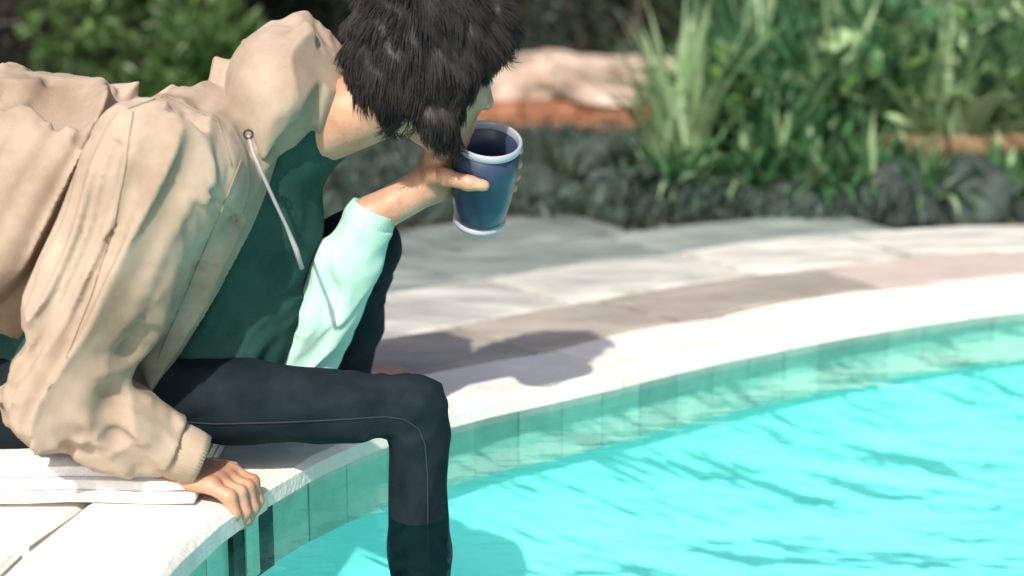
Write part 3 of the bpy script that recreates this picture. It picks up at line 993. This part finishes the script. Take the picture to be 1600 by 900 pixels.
# --- trousers
T = Field((-1.0, 2.1, -0.40), (0.12, 2.92, 0.5), 0.006)
T.ell(P(30, 600, 2.43), (.17, .17, .105), None, .04)
T.chain([hR, hR.lerp(kR, .5), kR, kR.lerp(aR, .5), aR], [.076, .060, .050, .045, .043], .022)
T.chain([hL, hL.lerp(kL, .5), kL, kL.lerp(aL, .5), aL + (kL - aL) * .08], [.095, .080, .063, .056, .052], .03)
X, Y, Z = T.grid()
dk = np.sqrt((X - kR.x) ** 2 + (Y - kR.y) ** 2 + (Z - kR.z) ** 2)
def ridge(a, p=1.5):
    return 1 - 2 * np.abs(np.sin(a)) ** p
tl = hR.lerp(kR, .1)
dh = np.sqrt((X - tl.x) ** 2 + (Y - tl.y) ** 2 + (Z - tl.z) ** 2)
I, pts = near(T, .04)
dK = np.linalg.norm(pts - np.array(kR), axis=1); dH = np.linalg.norm(pts - np.array(tl), axis=1)
low = (pts[:, 2] < kR.z - .03) * (pts[:, 0] > kR.x - .08)
f_len = folds(pts, (1, 0, .15), [(18, .008), (40, .003)], .12, .05, 1.0)
f_dia = folds(pts, (.5, .8, .6), [(24, .012), (50, .004)], .2, .04, 7.0)
f_ver = folds(pts, (.25, .2, 1), [(22, .009), (48, .004)], .13, .05, 3.0)
k_ = np.exp(-(dK / .13) ** 2) + .8 * np.exp(-(dH / .2) ** 2)
T.F[I] -= (f_len * (1 - low) * .8 + f_ver * low + f_dia * np.clip(k_, 0, 1)).astype(np.float32)
link('trousers', T.mesh('trousers'), MATS['trousers'], person)

# --- jacket: thin shell with an open front, sleeves with drape folds
JB = ((-1.16, 1.96, -0.04), (0.02, 2.85, 0.92), 0.0046)
J = Field(*JB)
J.cone(P(-40, 540, 2.43), P(-10, 350, 2.43), .17, .222, .05); J.cone(P(-10, 350, 2.43), chest, .222, .17, .06)
J.cone(P(210, 270, 2.43), P(330, 250, 2.43), .115, .10, .06)
J.cone(sR, sL, .092, .088, .06)
J.cone(P(330, 400, 2.43), P(230, 560, 2.43), .152, .165, .06)
J.cone(chest, neck0, .12, .088, .05)
Q = Field(*JB)
Q.chain([sR, sR.lerp(eR, .5), eR, eR.lerp(wR, .5), wR], [.094, .084, .068, .055, .044], .03)
Q.chain([sL, sL.lerp(eL, .6), eL.lerp(sL, .12)], [.080, .066, .060], .03)
hh = np.maximum(.03 - np.abs(J.F - Q.F), 0) / .03
O = np.minimum(J.F, Q.F) - hh * hh * .03 * .25
X, Y, Z = J.grid()
ua = (eR - sR).normalized()
al = (X - sR.x) * ua.x + (Y - sR.y) * ua.y + (Z - sR.z) * ua.z          # along the upper arm
ac = (X - sR.x) * -ua.z + (Z - sR.z) * ua.x                             # across it
J.F = O.astype(np.float32)
I, pts = near(J, .06)
fa = (wR - eR).normalized()
rel = pts - np.array(eR)
fl = rel @ np.array(fa)
dE = np.linalg.norm(rel, axis=1)
wf = np.clip((fl - .0) / .06, 0, 1) * (dE < .36) * (pts[:, 1] < 2.33)           # forearm weight
we = np.exp(-(dE / .10) ** 2)
top = np.clip((.66 - pts[:, 2]) / .16, .45, 1.0)
f_up = folds(pts, tuple(ua), [(12.5, .078), (24, .032), (50, .009)], .085, .04)
f_fo = folds(pts, (-.15, .75, .65), [(20, .018), (40, .009)], .16, .05, 4.0)
f_fl = folds(pts, tuple(fa), [(18, .010), (40, .005)], .14, .05, 9.0)
dd = f_up * (1 - wf) * (1 - .6 * we) * top + f_fo * (we * .9 + wf * .55) + f_fl * wf
hold = np.clip((pts[:, 2] - .30) / .1, 0, 1) * np.clip((pts[:, 0] - sR.x - .02) / .05, 0, 1)            # calm by the collar
OB = O.copy()
O[I] -= np.clip(dd * (1 - .7 * hold), -.030, .045).astype(np.float32)
# armhole seam and a seam along the sleeve
O += (.0045 * np.exp(-((al - .012 - .25 * (Y - sR.y)) / .0055) ** 2) * (np.abs(ac) < .14)).astype(np.float32)
SH = np.maximum(O, -(OB + .043))
# front opening, hem and cuffs
A_, B_ = P(428, 212, 2.26), P(250, 600, 2.26)
dv = (B_ - A_).normalized()
pn = dv.cross(Vector((0.18, 1, 0)).normalized()).normalized()
if pn.x < 0: pn = -pn
cutp = (X - A_.x) * pn.x + (Y - A_.y) * pn.y + (Z - A_.z) * pn.z + .010 * np.sin(Z * 14)
SH = np.maximum(SH, np.minimum(cutp, Q.F - .016))
hA, hB = P(-60, 500, 2.25), P(110, 600, 2.25)
hd = (hB - hA).normalized(); hn = hd.cross(Vector((0, 1, 0))).normalized()
if hn.z > 0: hn = -hn
SH = np.maximum(SH, np.minimum((X - hA.x) * hn.x + (Z - hA.z) * hn.z + 0 * Y, Q.F - .02))
for a, b in ((eR, wR), (sL, eL.lerp(sL, .12))):
    d = (b - a).normalized()
    q_ = (X - b.x) * d.x + (Y - b.y) * d.y + (Z - b.z) * d.z
    SH = np.maximum(SH, np.minimum(np.minimum(q_ + .01, .08 - np.sqrt((X - b.x) ** 2 + (Y - b.y) ** 2 + (Z - b.z) ** 2)), .03 - Q.F))
J.F = SH.astype(np.float32)
jacket = link('jacket', J.mesh('jacket'), MATS['jacket'], person)
del J, Q, O, SH, OB

def ribbed_band(a, b, ra, rb, n=44, depth=.0022, rows=7):
    """a knitted cuff: tube from a to b with lengthwise ribs"""
    a, b = Vector(a), Vector(b)
    d = (b - a).normalized(); e1 = d.orthogonal().normalized(); e2 = d.cross(e1)
    V, Fc = [], []
    N = n * 2
    prof = [(0, ra - .004)] + [(k / (rows - 1), ra + (rb - ra) * k / (rows - 1) + .004 * math.sin(math.pi * k / (rows - 1))) for k in range(rows)] + [(1.0, rb - .007), (.5, rb - .008)]
    for u, r_ in prof:
        for k in range(N):
            an = math.pi * 2 * k / N
            rr = r_ + (depth if k % 2 else -depth * .3)
            V.append(a.lerp(b, u) + (e1 * math.cos(an) + e2 * math.sin(an)) * rr)
    for i in range(len(prof) - 1):
        for k in range(N):
            k2 = (k + 1) % N
            Fc.append((i * N + k, i * N + k2, (i + 1) * N + k2, (i + 1) * N + k))
    return mesh('cuff', V, Fc)
d = (wR - eR).normalized()
link('cuff', ribbed_band(wR - d * .03, wR + d * .032, .036, .034), MATS['rib'], jacket, smooth=True)

# --- raised forearm sleeve, teal pool bounce put into its colour, bunched at elbow
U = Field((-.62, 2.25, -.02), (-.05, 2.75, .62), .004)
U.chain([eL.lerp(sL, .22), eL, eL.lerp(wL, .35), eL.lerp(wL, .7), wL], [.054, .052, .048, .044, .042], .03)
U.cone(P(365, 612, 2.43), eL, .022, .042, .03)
X, Y, Z = U.grid()
fa = (wL - eL).normalized()
fl = (X - eL.x) * fa.x + (Y - eL.y) * fa.y + (Z - eL.z) * fa.z
fx = (X - eL.x) * -fa.z + (Z - eL.z) * fa.x
I, pts = near(U, .04)
U.F[I] -= np.clip(np.linalg.norm(pts - np.array(wL), axis=1) / .12, .15, 1) * (folds(pts, (fa.x * .5 + .3, .7, fa.z * .5), [(24, .012), (50, .005)], .18, .04, 6.0) + folds(pts, tuple(fa), [(26, .008)], .25, .05, 2.0)).astype(np.float32)
q_ = (X - wL.x) * fa.x + (Y - wL.y) * fa.y + (Z - wL.z) * fa.z
U.F = np.maximum(U.F, np.minimum(q_ + .004, .1 - np.sqrt((X - wL.x) ** 2 + (Y - wL.y) ** 2 + (Z - wL.z) ** 2))).astype(np.float32)
under = link('pool_tinted_sleeve', U.mesh('pool_tinted_sleeve'), MATS['pool_bounce_teal'], person)
link('cuff', ribbed_band(wL - fa * .025, wL + fa * .016, .036, .034, 40, .0018), MATS['pool_bounce_teal'], under, smooth=True)
# hood: bunched rolls round the neck
HD = Field((-0.62, 2.1, 0.35), (-0.1, 2.85, 1.0), 0.0045)
hc = P(446, 136, 2.45)
HD.ell(hc, (.100, .155, .106), None, .03)
HD.cone(P(400, 215, 2.40), P(430, 190, 2.45), .075, .07, .04)
I, pts = near(HD, .05)
HBASE = HD.F.copy()
HD.F[I] -= np.clip(folds(pts, (.2, .35, 1), [(12, .034), (24, .017), (55, .005)], .13, .05, 2.0), -.012, .03).astype(np.float32)
X, Y, Z = HD.grid()
HD.F = np.maximum(HD.F, -(HBASE + .032))
on = Vector((.80, -.48, .30)).normalized(); op = P(505, 130, 2.36)
HD.F = np.maximum(HD.F, ((X - op.x) * on.x + (Y - op.y) * on.y + (Z - op.z) * on.z + .008 * np.sin(Z * 40 + Y * 22)).astype(np.float32))
link('hood', HD.mesh('hood'), MATS['jacket'], jacket)
for pts in ([(388, 212, 2.25), (396, 240, 2.235), (410, 272, 2.235), (428, 312, 2.25), (447, 352, 2.27), (462, 388, 2.285), (472, 420, 2.29)],):
    V_, F_ = tube([P(*q) for q in pts], [.0026] * (len(pts) - 2) + [.0042, .0036], 8)
    link('drawstring', mesh('drawstring', V_, F_), MATS['cord'], jacket, smooth=True)

ec = P(388, 210, 2.246)
V_, F_ = tube([ec + Vector((math.cos(a_) * .006, 0, math.sin(a_) * .006)) for a_ in [k * math.pi / 8 for k in range(17)]], .0016, 6, False)
link('eyelet', mesh('eyelet', V_, F_), MATS['dark_plastic'], jacket, smooth=True)
# seams and stitching laid on the cloth
from mathutils.bvhtree import BVHTree
def on_cloth(o, pix, lift=.001):
    t_ = BVHTree.FromPolygons([v_.co for v_ in o.data.vertices], [tuple(p_.vertices) for p_ in o.data.polygons])
    res = []
    for px, py in pix:
        d = (P(px, py, 2.0) - CAM).normalized()
        h_ = t_.ray_cast(CAM, d)
        if h_[0] is not None: res.append(h_[0] + h_[1] * lift)
    return res
def dense(path, step=9):
    res = []
    for (x0, y0), (x1, y1) in zip(path, path[1:]):
        n_ = max(1, int(math.hypot(x1 - x0, y1 - y0) / step))
        res += [(x0 + (x1 - x0) * k / n_, y0 + (y1 - y0) * k / n_) for k in range(n_)]
    return res + [path[-1]]
def seam(o, path, m, r_=.0011):
    pts = on_cloth(o, dense(path))
    if len(pts) > 3:
        run = [pts[0]]
        runs = [run]
        for q in pts[1:]:
            if (q - run[-1]).length > .03:
                run = [q]; runs.append(run)
            else:
                run.append(q)
        V, Fc = [], []
        for run in runs:
            if len(run) < 3: continue
            v_, f_ = tube(run, r_, 5)
            b = len(V); V += v_; Fc += [tuple(x + b for x in q) for q in f_]
        if V: link('seam', mesh('seam', V, Fc), m, o, smooth=True)
seam(jacket, [(208, 175), (196, 260), (176, 360), (140, 470), (104, 560)], MATS['stitch'])
seam(jacket, [(200, 170), (260, 150), (340, 190), (362, 260)], MATS['stitch'])
seam(jacket, [(376, 250), (345, 330), (306, 420), (272, 500), (248, 560)], MATS['stitch'])
trousers = [o for o in person.children if o.name.startswith('trousers')][0]
seam(trousers, [(230, 655), (330, 662), (430, 660), (540, 655), (600, 651), (632, 655), (654, 670), (664, 695), (668, 740), (668, 820)], MATS['denim_stitch'], .0013)

# folded white towel under the seated person
towel = empty('folded_towel', (-.78, 2.45, 0))
tag(towel, 'folded white towel on the coping under the seated person', 'towel')
for k in range(3):
    bm = bmesh.new()
    bmesh.ops.create_cube(bm, size=1)
    bmesh.ops.subdivide_edges(bm, edges=bm.edges[:], cuts=10, use_grid_fill=True)
    sx, sy, sz = .66 - .012 * k, .52 - .02 * k, .0165
    for v_ in bm.verts:
        c = v_.co
        rim = max(0, abs(c.x) - .44) + max(0, abs(c.y) - .44)
        v_.co = Vector((c.x * sx, c.y * sy, c.z * sz * (1 - rim * 2.4)))
        v_.co += Vector((.006 * mnoise.noise(c * 5 + Vector((k, 0, 0))), .006 * mnoise.noise(c * 5 + Vector((0, k, 3))), .004 * mnoise.noise(c * 7)))
        v_.co.z += .0105 + k * .0165
    me = bpy.data.meshes.new('fold'); bm.to_mesh(me); bm.free()
    fo = link('fold', me, MATS['towel'], towel, smooth=True); fo.matrix_parent_inverse = Matrix()

# ------------------------------------------------------------------ the cup
def lathe(prof, seg=48):
    V, Fc = [], []
    for (r_, z) in prof:
        for k in range(seg):
            a = 2 * math.pi * k / seg
            V.append(CY(a, r_, z))
    for i in range(len(prof) - 1):
        for k in range(seg):
            k2 = (k + 1) % seg
            Fc.append((i * seg + k, i * seg + k2, (i + 1) * seg + k2, (i + 1) * seg + k))
    return V, Fc
cup = empty('cup', CUP - cz * .075)
V_, F_ = lathe([(0.001, -.070), (.036, -.070), (.040, -.066), (.046, -.03), (.049, .02), (.0505, .064), (.0465, .064), (.045, .02), (.042, -.03), (.034, -.060), (.001, -.062)])
link('cup_body', mesh('cup_body', V_, F_), MATS['cup_glaze'], cup, smooth=True)
V_, F_ = lathe([(.0500, .062), (.0525, .066), (.0515, .073), (.0485, .075), (.0460, .072), (.0458, .062)])
link('rim', mesh('rim', V_, F_), MATS['cup_rim'], cup, smooth=True)
V_, F_ = lathe([(.030, -.069), (.041, -.072), (.041, -.079), (.037, -.080), (.030, -.078)])
link('foot_ring', mesh('foot_ring', V_, F_), MATS['cup_rim'], cup, smooth=True)
tag(cup, 'dark slate blue cup with a pale rim held up in front of the chin', 'cup')
